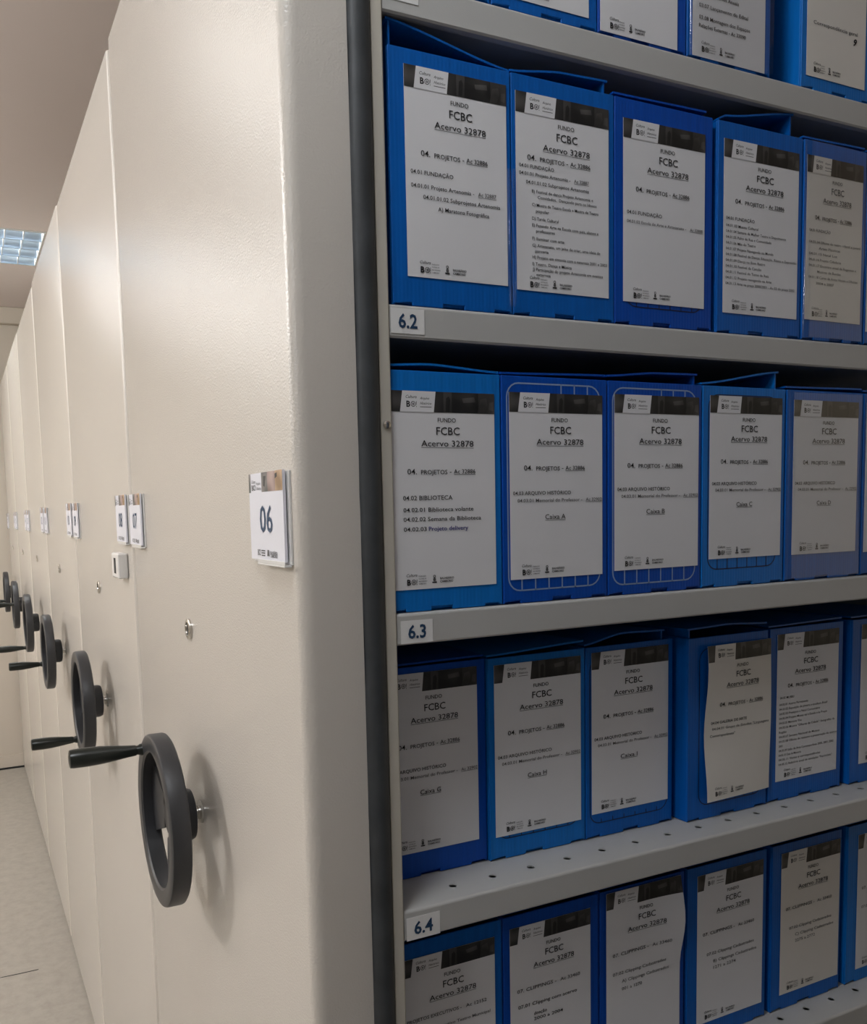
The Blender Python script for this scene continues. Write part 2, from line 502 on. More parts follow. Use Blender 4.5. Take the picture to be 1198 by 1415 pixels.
# ------------------------------------------------------------------ ceiling lights
def make_light(fx, fy, label, first=None):
    root = empty('ceiling_light', (fx, fy, CEIL + 0.051), label, 'ceiling light', 'louvred ceiling lights')
    if first is not None:
        for ch in first.children:
            c = ch.copy(); COL.objects.link(c); c.parent = root
        return root
    hx, hy, d = 0.60, 0.305, 0.055
    bm = bmesh.new()
    for (a, c, e, g) in ((-hx, hx, -hy, -hy + 0.008), (-hx, hx, hy - 0.008, hy), (-hx, -hx + 0.008, -hy + 0.008, hy - 0.008), (hx - 0.008, hx, -hy + 0.008, hy - 0.008)):
        box(bm, a, c, e, g, -d, -0.001)
    box(bm, -hx, hx, -hy, hy, -0.001, 0.001)
    build('frame', bm, M['fixture'], root)
    # five parabolic blades running along x, ten cells between thin cross fins
    bm = bmesh.new()
    for k in range(5):
        y = -hy + 0.008 + k * (2 * hy - 0.016) / 4
        pts = []
        for t in range(7):
            s = t / 6
            pts.append((y - 0.004 - 0.028 * s * s, -d + 0.046 * s))
        for t in range(6, -1, -1):
            s = t / 6
            pts.append((y + 0.004 + 0.028 * s * s, -d + 0.046 * s))
        pts = [(min(max(p[0], -hy + 0.008), hy - 0.008), p[1]) for p in pts]
        prism(bm, pts, -hx + 0.008, hx - 0.008, 'x')
    build('reflector', bm, M['louvre'], root, smooth=True)
    nc = 14
    for k in range(1, nc):
        x = -hx + 0.008 + k * (2 * hx - 0.016) / nc
        bm = bmesh.new()
        for r in range(4):
            y0 = -hy + 0.008 + r * (2 * hy - 0.016) / 4
            y1 = y0 + (2 * hy - 0.016) / 4
            prism(bm, [(y0 + 0.004, -d + 0.001), (y0 + 0.035, -d + 0.012), (0.5 * (y0 + y1), -d + 0.014), (y1 - 0.035, -d + 0.012), (y1 - 0.004, -d + 0.001),
                       (y1 - 0.03, -d + 0.042), (y0 + 0.03, -d + 0.042)], x - 0.0025, x + 0.0025, 'x')
        build('louvre_fin', bm, M['fin'], root)
    for r in range(4):
        y0 = -hy + (r + 0.5) * 2 * hy / 4
        bm = bmesh.new()
        lathe(bm, [(-hx + 0.03, 0), (-hx + 0.03, 0.008), (hx - 0.03, 0.008), (hx - 0.03, 0)], (0, y0, -0.018), 12)
        build('tube', bm, M['tube'], root, smooth=True)
    return root
LT = make_light(*FIX[0], 'louvred fluorescent light on the ceiling above the far carriages')
# (the unseen lights added in the list at the top have no fixtures)

# ------------------------------------------------------------------ mobile carriages
W = 0.914
TOP = 2.5236
ZS = [2.1849, 1.8727, 1.5577, 1.2355, 0.9205]        # tops of the shelves seen, top one first
LIP = 0.0332
SHELF_R = 1.16
GRP = 'mobile archive carriages side by side'

def sheet_materials(colour=False, paper='paper'):
    return [M[paper], M['ink'], M['header'], M['header2'], M['greyink'], M['blueink'], M['header3']]

def number_card(num, root, yc, zc, d, w=0.121, h=0.0925):
    """clear/white holder with a numbered card, facing -x"""
    bm = bmesh.new()
    box(bm, -0.0025, 0.0, yc - w / 2, yc + w / 2, zc - h / 2 - 0.002, zc + h / 2)           # back plate
    box(bm, -0.0105, -0.0025, yc - w / 2 - 0.002, yc + w * 0.2, zc - h / 2 - 0.004, zc - h / 2 - 0.002)   # ledge
    box(bm, -0.0105, -0.0095, yc - w / 2 - 0.002, yc + w * 0.2, zc - h / 2 - 0.002, zc - h / 2 + 0.002)   # lip of ledge
    hold = build('label_holder', bm, M['acrylic'], root, bevel=(0.0006, 2))
    S = Sheet(w - 0.010, h)
    S.paper(0, 1, 1, 0.0030)
    hh = 0.22
    for a, c, mi in ((0.0, 0.06, 2), (0.40, 0.58, 2), (0.58, 0.80, 3), (0.80, 1.0, 4)):
        S.rect(a, 0.0, c, hh, mi, 0.0002)
    S.poly([(0.46, hh * .2), (0.54, hh * .2), (0.50, hh * .75), (0.45, hh * .7)], 5, 0.0003)
    S.poly([(0.80, hh * .15), (0.86, hh * .1), (0.86, hh * .3), (0.80, hh * .4)], 5, 0.0003)
    S.text('Cultura', 0.10, 0.22, 0.095, 0.0035, 1, shear=0.3)
    S.text('BC!', 0.10, 0.22, 0.165, 0.0055, 1, bold=0.02)
    S.text('Arquivo', 0.25, 0.37, 0.12, 0.003, 1, shear=0.3)
    S.text('Histórico', 0.25, 0.39, 0.175, 0.003, 1, shear=0.3)
    S.text(num, 0.32, 0.69, 0.53, 0.0275, 6)
    S.text('BC!', 0.22, 0.31, 0.915, 0.006, 1, bold=0.02)
    for i in range(3):
        S.rect(0.33, 0.885 + i * 0.028, 0.44, 0.899 + i * 0.028, 1, 0.0003)
    S.poly([(0.50, 0.95), (0.57, 0.95), (0.56, 0.88), (0.51, 0.88)], 1, 0.0003)
    S.text('BALNEÁRIO', 0.60, 0.80, 0.91, 0.0032, 1, bold=0.02)
    S.text('CAMBORIÚ', 0.60, 0.80, 0.945, 0.0032, 1, bold=0.02)
    c = build('number_card', S.bm, [M['card'], M['greyink'], M['colA'], M['colB'], M['colC'], M['header3'], M['navyink']], hold)
    c.rotation_euler = (0, 0, -pi / 2)
    c.location = (-0.0072, yc, zc + 0.001)
    return hold

def handwheel(root, yc, zc, handle):
    bm = bmesh.new()
    R, r = 0.124, 0.097
    prof = [(-0.0425, r + 0.004), (-0.0425, R - 0.004), (-0.0445, R - 0.001), (-0.0475, R), (-0.0655, R), (-0.0685, R - 0.0012), (-0.0700, R - 0.004),
            (-0.0705, R - 0.012), (-0.0695, r + 0.003), (-0.067, r), (-0.045, r + 0.001)]
    lathe(bm, prof, (0, yc, zc), 96, closed=True)
    hub = [(-0.051, 0), (-0.051, 0.018), (-0.050, 0.024), (-0.045, 0.034), (-0.040, 0.0385), (-0.0205, 0.0385), (-0.0145, 0.036), (-0.013, 0.031), (-0.013, 0.0)]
    lathe(bm, hub, (0, yc, zc), 48)
    for k in range(3):                                   # broad spokes dished from hub to rim
        a = math.radians(4 + 120 * k)
        ca, sa = math.cos(a), math.sin(a)
        prev = None
        for s in range(7):
            t = s / 6
            rr = 0.026 + (r + 0.006 - 0.026) * t
            hw = 0.026 + 0.036 * t
            x0 = -0.046 - 0.003 * t
            th = 0.007
            ring = []
            for (sx, sw) in ((x0 - th / 2, -hw), (x0 - th / 2, hw), (x0 + th / 2, hw), (x0 + th / 2, -hw)):
                ring.append(bm.verts.new((sx, yc + rr * ca - sw * sa, zc + rr * sa + sw * ca)))
            if prev:
                for i in range(4):
                    bm.faces.new((prev[i], prev[(i + 1) % 4], ring[(i + 1) % 4], ring[i]))
            prev = ring
    bmesh.ops.recalc_face_normals(bm, faces=bm.faces[:])
    wh = build('handwheel', bm, M['wheel'], root, smooth=True)
    bm = bmesh.new()
    lathe(bm, [(0.0, 0), (0.0, 0.0105), (-0.006, 0.0105), (-0.0062, 0.009), (-0.02, 0.009), (-0.02, 0)], (0, yc, zc), 32)
    lathe(bm, [(-0.0005, 0), (-0.0005, 0.017), (-0.0016, 0.016), (-0.0016, 0)], (0, yc, zc), 32, mi=1)
    build('shaft', bm, [M['chrome'], M['post']], wh, smooth=True)
    bm = bmesh.new()
    lathe(bm, [(-0.0273, 0.0), (-0.0273, 0.0042), (-0.0283, 0.0042), (-0.0283, 0.0)], (0, 0, 0), 14)
    ss = build('set_screw', bm, M['dark'], wh)
    ss.rotation_euler = (0, -pi / 2, 0)
    a = math.radians(195)
    ss.rotation_euler = (0, 0, math.radians(68))
    ss.location = (-0.026 + 0.0282 * 0 , yc + 0.0, zc + 0.004)
    ss.location = (-0.026 , yc - 0.0113, zc + 0.004)
    dy, dz = handle
    q = 0.112 / math.hypot(dy, dz)
    dy, dz = dy * q, dz * q
    bm = bmesh.new()
    lathe(bm, [(-0.066, 0), (-0.066, 0.0095), (-0.073, 0.0088), (-0.076, 0.0070), (-0.079, 0.0070), (-0.079, 0.0080), (-0.092, 0.0092), (-0.112, 0.0118), (-0.132, 0.0138), (-0.150, 0.0143),
               (-0.170, 0.0140), (-0.174, 0.0132), (-0.1755, 0.010), (-0.1755, 0)], (0, yc + dy, zc + dz), 32)
    build('handle', bm, M['grip'], wh, smooth=True)

def lock(root, yc, zc):
    bm = bmesh.new()
    lathe(bm, [(0.0, 0), (0.0, 0.0155), (-0.003, 0.0155), (-0.0045, 0.013), (-0.0045, 0.0105), (-0.0015, 0.0100), (-0.0015, 0)], (0, yc, zc), 28)
    lk = build('lock', bm, M['chrome'], root, smooth=True)
    bm = bmesh.new()
    lathe(bm, [(-0.0014, 0), (-0.0014, 0.0098), (-0.0022, 0.0096), (-0.0022, 0)], (0, yc, zc + 0.001), 24)
    build('keyhole', bm, M['dark'], lk)

def end_panel(root, y0, y1, top):
    """folded sheet front with rounded vertical edges and rounded top corners"""
    rr = 0.015
    pts = []
    for k in range(7):
        a = pi / 2 * k / 6
        pts.append((rr - rr * math.cos(a), y0 + rr - rr * math.sin(a)))
    pts += [(0.067, y0), (0.067, y1)]
    for k in range(7):
        a = pi / 2 * (1 - k / 6)
        pts.append((rr - rr * math.cos(a), y1 - rr + rr * math.sin(a)))
    bm = bmesh.new()
    prism(bm, pts, 0.016, top, 'z')
    bmesh.ops.recalc_face_normals(bm, faces=bm.faces[:])
    ep = build('end_panel', bm, M['panel'], root, smooth=True, sharp=30)
    return ep

ORD = ['nearest', 'second', 'third', 'fourth', 'fifth', 'sixth and farthest']
HANDLES = [(0.069, 0.089), (0.057, -0.112), (0.11, -0.062), (0.03, -0.121), (-0.11, 0.012), (-0.10, -0.045)]
LABELS = [
    'nearest beige mobile archive carriage with handwheel, 06 card and open shelves of blue boxes',
    'second beige carriage from the camera, with a small white plastic box below its card',
    'third beige carriage from the camera with black handwheel, handle near mid height',
    'fourth beige carriage from the camera with black handwheel, next to the second farthest',
    'fifth beige carriage from the camera, second from the back wall',
    'farthest beige carriage with black handwheel, next to the back wall']
NUMS = [('06', '07'), ('08', '09'), ('10', '11'), ('12', '13'), ('14', '15'), ('16', '17')]
roots = []
for k in range(6):
    y0 = k * W + (0.004 if k else 0.0)
    y1 = (k + 1) * W - 0.004
    root = empty('mobile_carriage', (0.067, y0, 0), LABELS[k], 'mobile shelving', GRP)
    roots.append(root)
    inv = Matrix.Translation((-0.067, -y0, 0))
    before = set(bpy.data.objects)
    top = TOP + (0.0, -0.006, 0.004, -0.004, 0.002, -0.002)[k]
    end_panel(root, y0, y1, top)
    handwheel(root, (k + 0.5) * W, 1.2253, HANDLES[k])
    lock(root, y0 + 0.48 if k else 0.476, 1.498)
    number_card(NUMS[k][0], root, y0 + 0.0765, 1.6615, 0)
    number_card(NUMS[k][1], root, y1 - 0.072, 1.6595, 0)
    if k:
        bm = bmesh.new(); box(bm, 0.0672, 1.25, y0 + 0.02, y1 - 0.02, 0.03, TOP - 0.02)
        build('carcass', bm, M['post'], root)
    if k == 1:
        yb0, yb1, zb0, zb1 = 0.975, 1.055, 1.543, 1.594
        bm = bmesh.new(); box(bm, -0.020, 0.0, yb0, yb1, zb0, zb1)
        pb = build('plastic_box', bm, M['whiteplastic'], root, bevel=(0.004, 3))
        bm = bmesh.new(); box(bm, -0.0204, -0.0190, yb0 + 0.028, yb0 + 0.05, zb0 + 0.010, zb1 - 0.010)
        build('slot', bm, M['dark'], pb)
    if k == 0:
        # rubber seal strip, slightly proud and uneven
        bm = bmesh.new()
        prev = None
        nseg = 60
        for s in range(nseg + 1):
            z = 0.02 + (TOP - 0.03) * s / nseg
            wob = 0.0012 * math.sin(s * 0.9) + 0.0008 * math.sin(s * 2.3)
            ring = [bm.verts.new(p) for p in ((0.0672 + wob * 0.3, 0.02, z), (0.0675 + wob * 0.5, -0.001, z), (0.0705 + wob * 0.4, -0.0055, z), (0.0785, -0.0075 + wob * 0.5, z), (0.0875, -0.0055, z), (0.0915, -0.001, z), (0.0920, 0.02, z))]
            if prev:
                for i in range(6):
                    bm.faces.new((prev[i], prev[i + 1], ring[i + 1], ring[i]))
                bm.faces.new((prev[6], prev[0], ring[0], ring[6]))
            else:
                bm.faces.new(ring)
            prev = ring
        bm.faces.new(prev)
        bmesh.ops.recalc_face_normals(bm, faces=bm.faces[:])
        build('rubber_seal', bm, M['rubber'], root, smooth=True, sharp=60)
        # upright post: folded lip and web
        bm = bmesh.new()
        prism(bm, [(0.0922, -0.0015), (0.1035, -0.0015), (0.1050, 0.0000), (0.1050, 0.0018), (0.0950, 0.0018), (0.0950, 0.43), (0.0922, 0.43)], 0.02, TOP - 0.02, 'z')
        post = build('upright_post', bm, M['post'], root, bevel=(0.0008, 2))
        bm = bmesh.new()
        for k2 in range(1):
            for (r0, yy) in ((0.0042, -0.0015),):
                prev = None
                for (r, y) in ((0.0044, -0.0015), (0.0040, -0.0030), (0.0026, -0.0040), (0.0, -0.0044)):
                    ring = [bm.verts.new((0.0985 + r * math.cos(2 * pi * t / 16), y, 1.752 + r * math.sin(2 * pi * t / 16))) for t in range(16)] if r else [bm.verts.new((0.0985, y, 1.752))]
                    if prev:
                        for t in range(16):
                            if len(ring) == 1:
                                bm.faces.new((prev[t], prev[(t + 1) % 16], ring[0]))
                            else:
                                bm.faces.new((prev[t], prev[(t + 1) % 16], ring[(t + 1) % 16], ring[t]))
                    prev = ring
        bmesh.ops.recalc_face_normals(bm, faces=bm.faces[:])
        build('screw', bm, M['chrome'], post, smooth=True)
        # back sheet, right hand side sheet
        bm = bmesh.new(); box(bm, 0.096, SHELF_R, 0.432, 0.436, 0.03, TOP - 0.02)
        build('back_sheet', bm, M['shelf'], root)
        bm = bmesh.new(); box(bm, SHELF_R, SHELF_R + 0.015, -0.001, 0.436, 0.03, TOP - 0.02)
        build('side_sheet', bm, M['shelf'], root)
        bm = bmesh.new(); box(bm, 0.096, SHELF_R, 0.002, 0.436, TOP - 0.05, TOP - 0.02)
        build('top_sheet', bm, M['shelf'], root)
        # shelves: folded front lip, round holes behind it
        for si, zs in enumerate(ZS):
            bm = bmesh.new()
            X0, X1 = 0.1052, SHELF_R
            rad = 0.0035
            prof = [(0.012, zs - LIP + 0.0015), (0.0015, zs - LIP), (0.0, zs - LIP + 0.002)]
            for t in range(6):
                a = pi / 2 * t / 5
                prof.append((rad - rad * math.cos(a), zs - rad + rad * math.sin(a)))
            prof.append((0.0225, zs))
            for (p, q) in zip(prof, prof[1:]):
                bm.faces.new([bm.verts.new(c) for c in ((X0, *p), (X1, *p), (X1, *q), (X0, *q))])
            holes = [0.2930 + 0.05395 * t for t in range(-3, 16)]
            cell = 0.05395 / 2
            ha, hb = 0.0225, 0.0425
            hy_, hr = 0.0325, 0.0046
            xs0 = X0
            for hx_ in holes:
                a0, a1 = hx_ - cell, hx_ + cell
                if a0 < X0 or a1 > X1:
                    continue
                N = 24
                outer, inner, low = [], [], []
                for t in range(N):
                    an = 2 * pi * t / N + pi / 4
                    cx_, sy_ = math.cos(an), math.sin(an)
                    inner.append(bm.verts.new((hx_ + hr * cx_, hy_ + hr * sy_, zs)))
                    low.append(bm.verts.new((hx_ + hr * cx_, hy_ + hr * sy_, zs - 0.0015)))
                    mxx = max(abs(cx_), abs(sy_))
                    outer.append(bm.verts.new((hx_ + cell * cx_ / mxx, hy_ + 0.01 * sy_ / mxx, zs)))
                for t in range(N):
                    l = (t + 1) % N
                    bm.faces.new((inner[t], outer[t], outer[l], inner[l]))
                    bm.faces.new((low[t], inner[t], inner[l], low[l]))
                xs0 = max(xs0, a1)
            first = min(h - cell for h in holes if h - cell >= X0)
            for (a0, a1) in ((X0, first), (xs0, X1)):
                if a1 - a0 > 1e-4:
                    bm.faces.new([bm.verts.new(c) for c in ((a0, ha, zs), (a1, ha, zs), (a1, hb, zs), (a0, hb, zs))])
            bm.faces.new([bm.verts.new(c) for c in ((X0, hb, zs), (X1, hb, zs), (X1, 0.43, zs), (X0, 0.43, zs))])
            bm.faces.new([bm.verts.new(c) for c in ((X0, 0.012, zs - LIP + 0.0015), (X1, 0.012, zs - LIP + 0.0015), (X1, 0.012, zs - 0.024), (X0, 0.012, zs - 0.024))])
            bm.faces.new([bm.verts.new(c) for c in ((X0, 0.012, zs - 0.024), (X1, 0.012, zs - 0.024), (X1, 0.43, zs - 0.024), (X0, 0.43, zs - 0.024))])
            bmesh.ops.remove_doubles(bm, verts=bm.verts[:], dist=1e-5)
            bm.normal_update()
            for f in bm.faces:
                c_ = f.calc_center_median()
                if (abs(f.normal.z) > 0.95 and (f.normal.z > 0) != (c_.z > zs - 0.001)) or (abs(f.normal.y) > 0.5 and c_.y < 0.004 and f.normal.y > 0):
                    f.normal_flip()
                f.smooth = c_.y < 0.0036 and zs - 0.004 < c_.z < zs
            sh = build('shelf', bm, M['shelf'], root)
            st = [('6.1', 0.105, 0.1455, 2.1905, 2.1640), ('6.2', 0.1065, 0.1450, 1.8690, 1.8440), ('6.3', 0.1095, 0.1475, 1.5500, 1.5260), ('6.4', 0.1080, 0.1490, 1.2275, 1.2020)]
            if si < 4:
                t, x0, x1, za, zb = st[si]
                x0 = max(x0, 0.1058)
                S = Sheet(x1 - x0, za - zb)
                S.paper(0, 1, 1, 0.0003)
                S.text(t, 0.22, 0.78, 0.50, 0.0135, 1, bold=0.022, lift=0.0004)
                sk = build('shelf_sticker', S.bm, [M['sticker'], M['navyink']], sh)
                sk.location = ((x0 + x1) / 2, -0.0006, (za + zb) / 2)
    # shift every part so that it is relative to the carriage's base
    for o in root.children:
        o.location = Vector(o.location) + Vector((-0.067, -y0, 0))

# unseen carriage across the aisle, added to shade the open shelves
YO = -0.665
root = empty('mobile_carriage', (0.067, YO, 0), 'unseen beige archive carriage added across the aisle to shade the open shelves', 'mobile shelving', GRP)
end_panel(root, YO - 0.86, YO, TOP)
bm = bmesh.new(); box(bm, 0.0672, 1.25, YO - 0.84, YO - 0.01, 0.03, TOP - 0.02)
build('carcass', bm, M['shade'], root)
for o in root.children:
    o.location = Vector(o.location) + Vector((-0.067, -YO, 0))

# ------------------------------------------------------------------ archive boxes
BW, BH, BD = 0.143, 0.25, 0.35
BGRP = 'blue archive boxes on the open shelves'

def rounded_rect(x0, x1, z0, z1, r, n=5):
    pts = []
    for cx, cz, a0 in ((x1 - r, z1 - r, 0), (x0 + r, z1 - r, 90), (x0 + r, z0 + r, 180), (x1 - r, z0 + r, 270)):
        for t in range(n + 1):
            a = math.radians(a0 + 90 * t / n)
            pts.append((cx + r * math.cos(a), cz + r * math.sin(a)))
    return pts

def archive_box(x0, x1, yf, zb, label, sheet=None, lift=((0, .002), (1, .003)), mat_='blue', grid=None, film_=None, seed=0, lean=0.0, turn=0.0):
    """x0..x1 front width, yf front plane, zb shelf top; sheet = (x0, x1, zlow, zhigh, painter, bulge, paper)"""
    w = x1 - x0
    xc = (x0 + x1) / 2
    zb += 0.0006
    root = empty('archive_box', (xc, yf, zb), label, 'archive box', BGRP)
    rnd = random.Random(seed)
    t = 0.0028
    hw = w / 2
    bm = bmesh.new()
    # front wall with hand notches at its foot
    c = rnd.uniform(-0.008, 0.008)
    H = BH
    out = [(-hw, 0.0), (-hw + 0.002, 0.0015), (-hw + 0.022, 0.0035), (-hw + 0.0225, 0.0), (c - 0.013, 0.0), (c - 0.013, 0.0042), (c + 0.013, 0.0042), (c + 0.013, 0.0),
           (hw - 0.0225, 0.0), (hw - 0.022, 0.003), (hw - 0.004, 0.003), (hw, 0.0), (hw, H), (-hw, H)]
    prism(bm, out, 0.0, t, 'y')
    # sides, back, base
    for s in (-1, 1):
        a, b_ = sorted((s * hw, s * (hw - t)))
        box(bm, a, b_, t, BD, 0.0, H)
    box(bm, -hw + t, hw - t, BD - t, BD, 0.0, H)
    box(bm, -hw + t, hw - t, t, BD - t, 0.0, t)
    # inner flap behind the notches
    box(bm, -hw + t, hw - t, t, 2 * t, 0.0, 0.03)
    bmesh.ops.recalc_face_normals(bm, faces=bm.faces[:])
    body = build('body', bm, M[mat_], root, bevel=(0.0009, 2))
    # lid flap, hinged along the back, its front edge bowed up
    bm = bmesh.new()
    def lf(u):
        p = lift[0]
        if u <= p[0]:
            return p[1]
        for q in lift[1:]:
            if u <= q[0]:
                s = (u - p[0]) / (q[0] - p[0])
                s = s * s * (3 - 2 * s) * 0.5 + s * 0.5
                return p[1] + (q[1] - p[1]) * s
            p = q
        return p[1]
    u0, u1 = lift[0][0], lift[-1][0]
    nu, nv = 12, 6
    T = [[None] * (nu + 1) for _ in range(nv + 1)]
    B = [[None] * (nu + 1) for _ in range(nv + 1)]
    for j in range(nv + 1):
        for i in range(nu + 1):
            u = u0 + (u1 - u0) * i / nu
            v = j / nv
            z = H + 0.0006 + lf(u) * (1 - v) ** 1.3
            y = 0.003 + (BD - 0.004) * v
            T[j][i] = bm.verts.new((-hw + u * w, y, z + 0.0022))
            B[j][i] = bm.verts.new((-hw + u * w, y, z))
    for j in range(nv):
        for i in range(nu):
            bm.faces.new((T[j][i], T[j][i + 1], T[j + 1][i + 1], T[j + 1][i]))
            bm.faces.new((B[j + 1][i], B[j + 1][i + 1], B[j][i + 1], B[j][i]))
    for i in range(nu):
        bm.faces.new((B[0][i], B[0][i + 1], T[0][i + 1], T[0][i]))
        bm.faces.new((T[nv][i], T[nv][i + 1], B[nv][i + 1], B[nv][i]))
    for j in range(nv):
        bm.faces.new((B[j + 1][0], B[j][0], T[j][0], T[j + 1][0]))
        bm.faces.new((B[j][nu], B[j + 1][nu], T[j + 1][nu], T[j][nu]))
    # side tongues that tuck down from a lifted edge
    for (u, s) in ((u0, 1), (u1, -1)):
        if lf(u) > 0.008:
            x = -hw + u * w
            xa, xb = sorted((x, x + s * 0.002))
            ptsz = [(0.0045, H + 0.0006 + lf(u)), (BD * 0.8, H + 0.0006 + lf(u) * 0.12), (BD * 0.8, H - 0.02), (0.0045, H - 0.02)]
            prism(bm, ptsz, xa + (0.003 if u == u0 else -0.003), xb + (0.003 if u == u0 else -0.003), 'x')
    bmesh.ops.recalc_face_normals(bm, faces=bm.faces[:])
    build('lid', bm, M[mat_], root, smooth=True)
    if grid:
        gm, gx0, gx1, gz0, gz1, gtop, gbot = grid
        bm = bmesh.new()
        lw = 0.0017 if gm == 'gridlight' else 0.0013
        o = rounded_rect(gx0, gx1, gz0, gz1, 0.016)
        i_ = rounded_rect(gx0 + lw, gx1 - lw, gz0 + lw, gz1 - lw, 0.016 - lw)
        n = len(o)
        y = -0.00025
        for k in range(n):
            l = (k + 1) % n
            bm.faces.new([bm.verts.new((p[0], y, p[1])) for p in (o[k], o[l], i_[l], i_[k])])
        nb = 7
        for k in range(1, nb):
            x = gx0 + (gx1 - gx0) * k / nb
            if gbot:
                bm.faces.new([bm.verts.new(q) for q in ((x - lw / 2, y, gz0), (x + lw / 2, y, gz0), (x + lw / 2, y, gz0 + gbot), (x - lw / 2, y, gz0 + gbot))])
            if gtop and k > 3:
                bm.faces.new([bm.verts.new(q) for q in ((x - lw / 2, y, gz1 - gtop), (x + lw / 2, y, gz1 - gtop), (x + lw / 2, y, gz1), (x - lw / 2, y, gz1))])
        bmesh.ops.recalc_face_normals(bm, faces=bm.faces[:])
        for f in bm.faces:
            if f.normal.y > 0:
                f.normal_flip()
        build('grid_print', bm, M[gm], root)
    if sheet:
        sx0, sx1, sz0, sz1, painter = sheet[:5]
        bulge = sheet[5] if len(sheet) > 5 else None
        pap = sheet[6] if len(sheet) > 6 else 'paper'
        S = Sheet(sx1 - sx0, sz1 - sz0, bulge)
        S.paper(0)
        header(S)
        painter(S)
        # a touch of skew, since each sheet was slipped in by hand
        sk = build('label_sheet', S.bm, sheet_materials(paper=pap), root)
        sk.data.set_sharp_from_angle(angle=math.radians(40))
        sk.location = ((sx0 + sx1) / 2 - xc, -0.0009, (sz0 + sz1) / 2 - zb)
        sk.rotation_euler = (0, lean, 0)
    if film_:
        fx0, fx1, fz0, fz1 = film_
        bm = bmesh.new()
        nu, nv = 40, 12
        V = []
        for j in range(nv + 1):
            row = []
            for i in range(nu + 1):
                u, v = 0.5 - 0.5 * math.cos(pi * i / nu), j / nv
                e = math.sqrt(max(0.0, 1 - abs(2 * u - 1) ** 14)) if u < 0.5 else 1.0
                y = -0.0015 - 0.0035 * e + 0.0010 * math.sin(7 * v + 5 * u + seed) * e - 0.007 * max(0.0, (u - 0.94) / 0.06) ** 2 * (0.6 + 0.4 * math.sin(3.1 * v + seed))
                row.append(bm.verts.new((fx0 + (fx1 - fx0) * u - xc, y, fz0 + (fz1 - fz0) * v - zb)))
            V.append(row)
        for j in range(nv):
            for i in range(nu):
                bm.faces.new((V[j][i], V[j][i + 1], V[j + 1][i + 1], V[j + 1][i]))
        build('clear_sleeve', bm, M['film'], root, smooth=True, sharp=180)
    if turn:
        root.rotation_euler = (0, 0, turn)
    return root

zA, zB, zC, zD, zE = ZS

# painters of each label -------------------------------------------------
def p_B1(S):
    head_block(S); projetos(S, 0.405)
    lines(S, [('04.01 FUNDAÇÃO', 0.045, 0.455, 0.497, 0.0040)])
    S.text('04.01.01 Projeto Artenomia -', 0.045, 0.66, 0.562, 0.0040, 1)
    S.text('Ac 32887', 0.70, 0.885, 0.562, 0.0040, 4, under=True)
    lines(S, [('04.01.01.02 Subprojetos Artenomia', 0.16, 0.925, 0.612, 0.0040), ('A) Maratona Fotográfica', 0.30, 0.81, 0.662, 0.0040)])
    footer(S)
def p_B2(S):
    head_block(S); projetos(S, 0.322, u0=0.115, u1=0.79)
    lines(S, [('04.01 FUNDAÇÃO', 0.03, 0.395, 0.367, 0.0038)])
    S.text('04.01.01 Projeto Artenomia -', 0.03, 0.57, 0.405, 0.0036, 1)
    S.text('Ac 32887', 0.61, 0.775, 0.405, 0.0036, 4, under=True)
    lines(S, [('04.01.01.02 Subprojetos Artenomia', 0.10, 0.775, 0.447, 0.0036)])
    lines(S, [('B) Festival de dança Projeto Artenomia e', 0.16, 0.82, 0.490, 0.0032), ('Convidados.  Dançando para os Idosos', 0.22, 0.86, 0.518, 0.0032),
              ('C) Mostra de Teatro Escola e Mostra de Teatro', 0.16, 0.88, 0.558, 0.0032), ('popular', 0.20, 0.34, 0.588, 0.0032),
              ('D) Tarde Cultural', 0.16, 0.44, 0.628, 0.0032), ('E) Fazendo Arte na Escola com pais, alunos e', 0.16, 0.88, 0.662, 0.0032), ('professores', 0.20, 0.40, 0.690, 0.0032),
              ('F) Iluminar com arte', 0.16, 0.50, 0.730, 0.0032), ('G) Artesanato, um jeito de criar, uma ideia de', 0.16, 0.90, 0.765, 0.0032), ('parceria', 0.19, 0.33, 0.793, 0.0032),
              ('H) Projeto em sintonia com a natureza 2001 e 2003', 0.16, 0.975, 0.825, 0.0032), ('I) Teatro, Dança e Música', 0.16, 0.58, 0.860, 0.0032),
              ('J) Participação do projeto Artenomia em eventos', 0.16, 0.93, 0.888, 0.0032), ('externos', 0.20, 0.35, 0.914, 0.0032)], 1)
    footer(S, 0.957, u=0.13)
def p_B3(S):
    head_block(S); projetos(S, 0.375)
    lines(S, [('04.01 FUNDAÇÃO', 0.04, 0.46, 0.505, 0.0040)])
    S.text('04.01.02 Escola de Arte e Artesanato -', 0.04, 0.76, 0.555, 0.0034, 4)
    S.text('Ac 32888', 0.81, 0.97, 0.555, 0.0034, 4, under=True)
    footer(S)
def p_B4(S):
    head_block(S); projetos(S, 0.348)
    lines(S, [('04.01 FUNDAÇÃO', 0.03, 0.40, 0.450, 0.0036)])
    L = ['04.01.03 Museu Cultural', '04.01.04 Semana da Mulher Teatro e Depoimento', '04.01.05 Palco de Rua e Comunidade', '04.01.06 Mês do Teatro', '04.01.07 Projeto Navegando no Mundo',
         '04.01.08 Festival de Dança: Educação, Ritmo e Expressão', '04.01.09 Dança no Bom Retiro', '04.01.10 Festival da Canção', '04.01.11 Festival do Terno de Reis', '04.01.12 Projeto navegando na Arte', '04.01.13 Arte na praça 2000/2001 - Ac 03 do praça 2002']
    wd = [0.45, 0.83, 0.63, 0.42, 0.66, 0.98, 0.55, 0.50, 0.60, 0.64, 0.96]
    for i, (t, u) in enumerate(zip(L, wd)):
        S.text(t, 0.03, u, 0.492 + i * 0.0335, 0.0031, 4)
    footer(S)
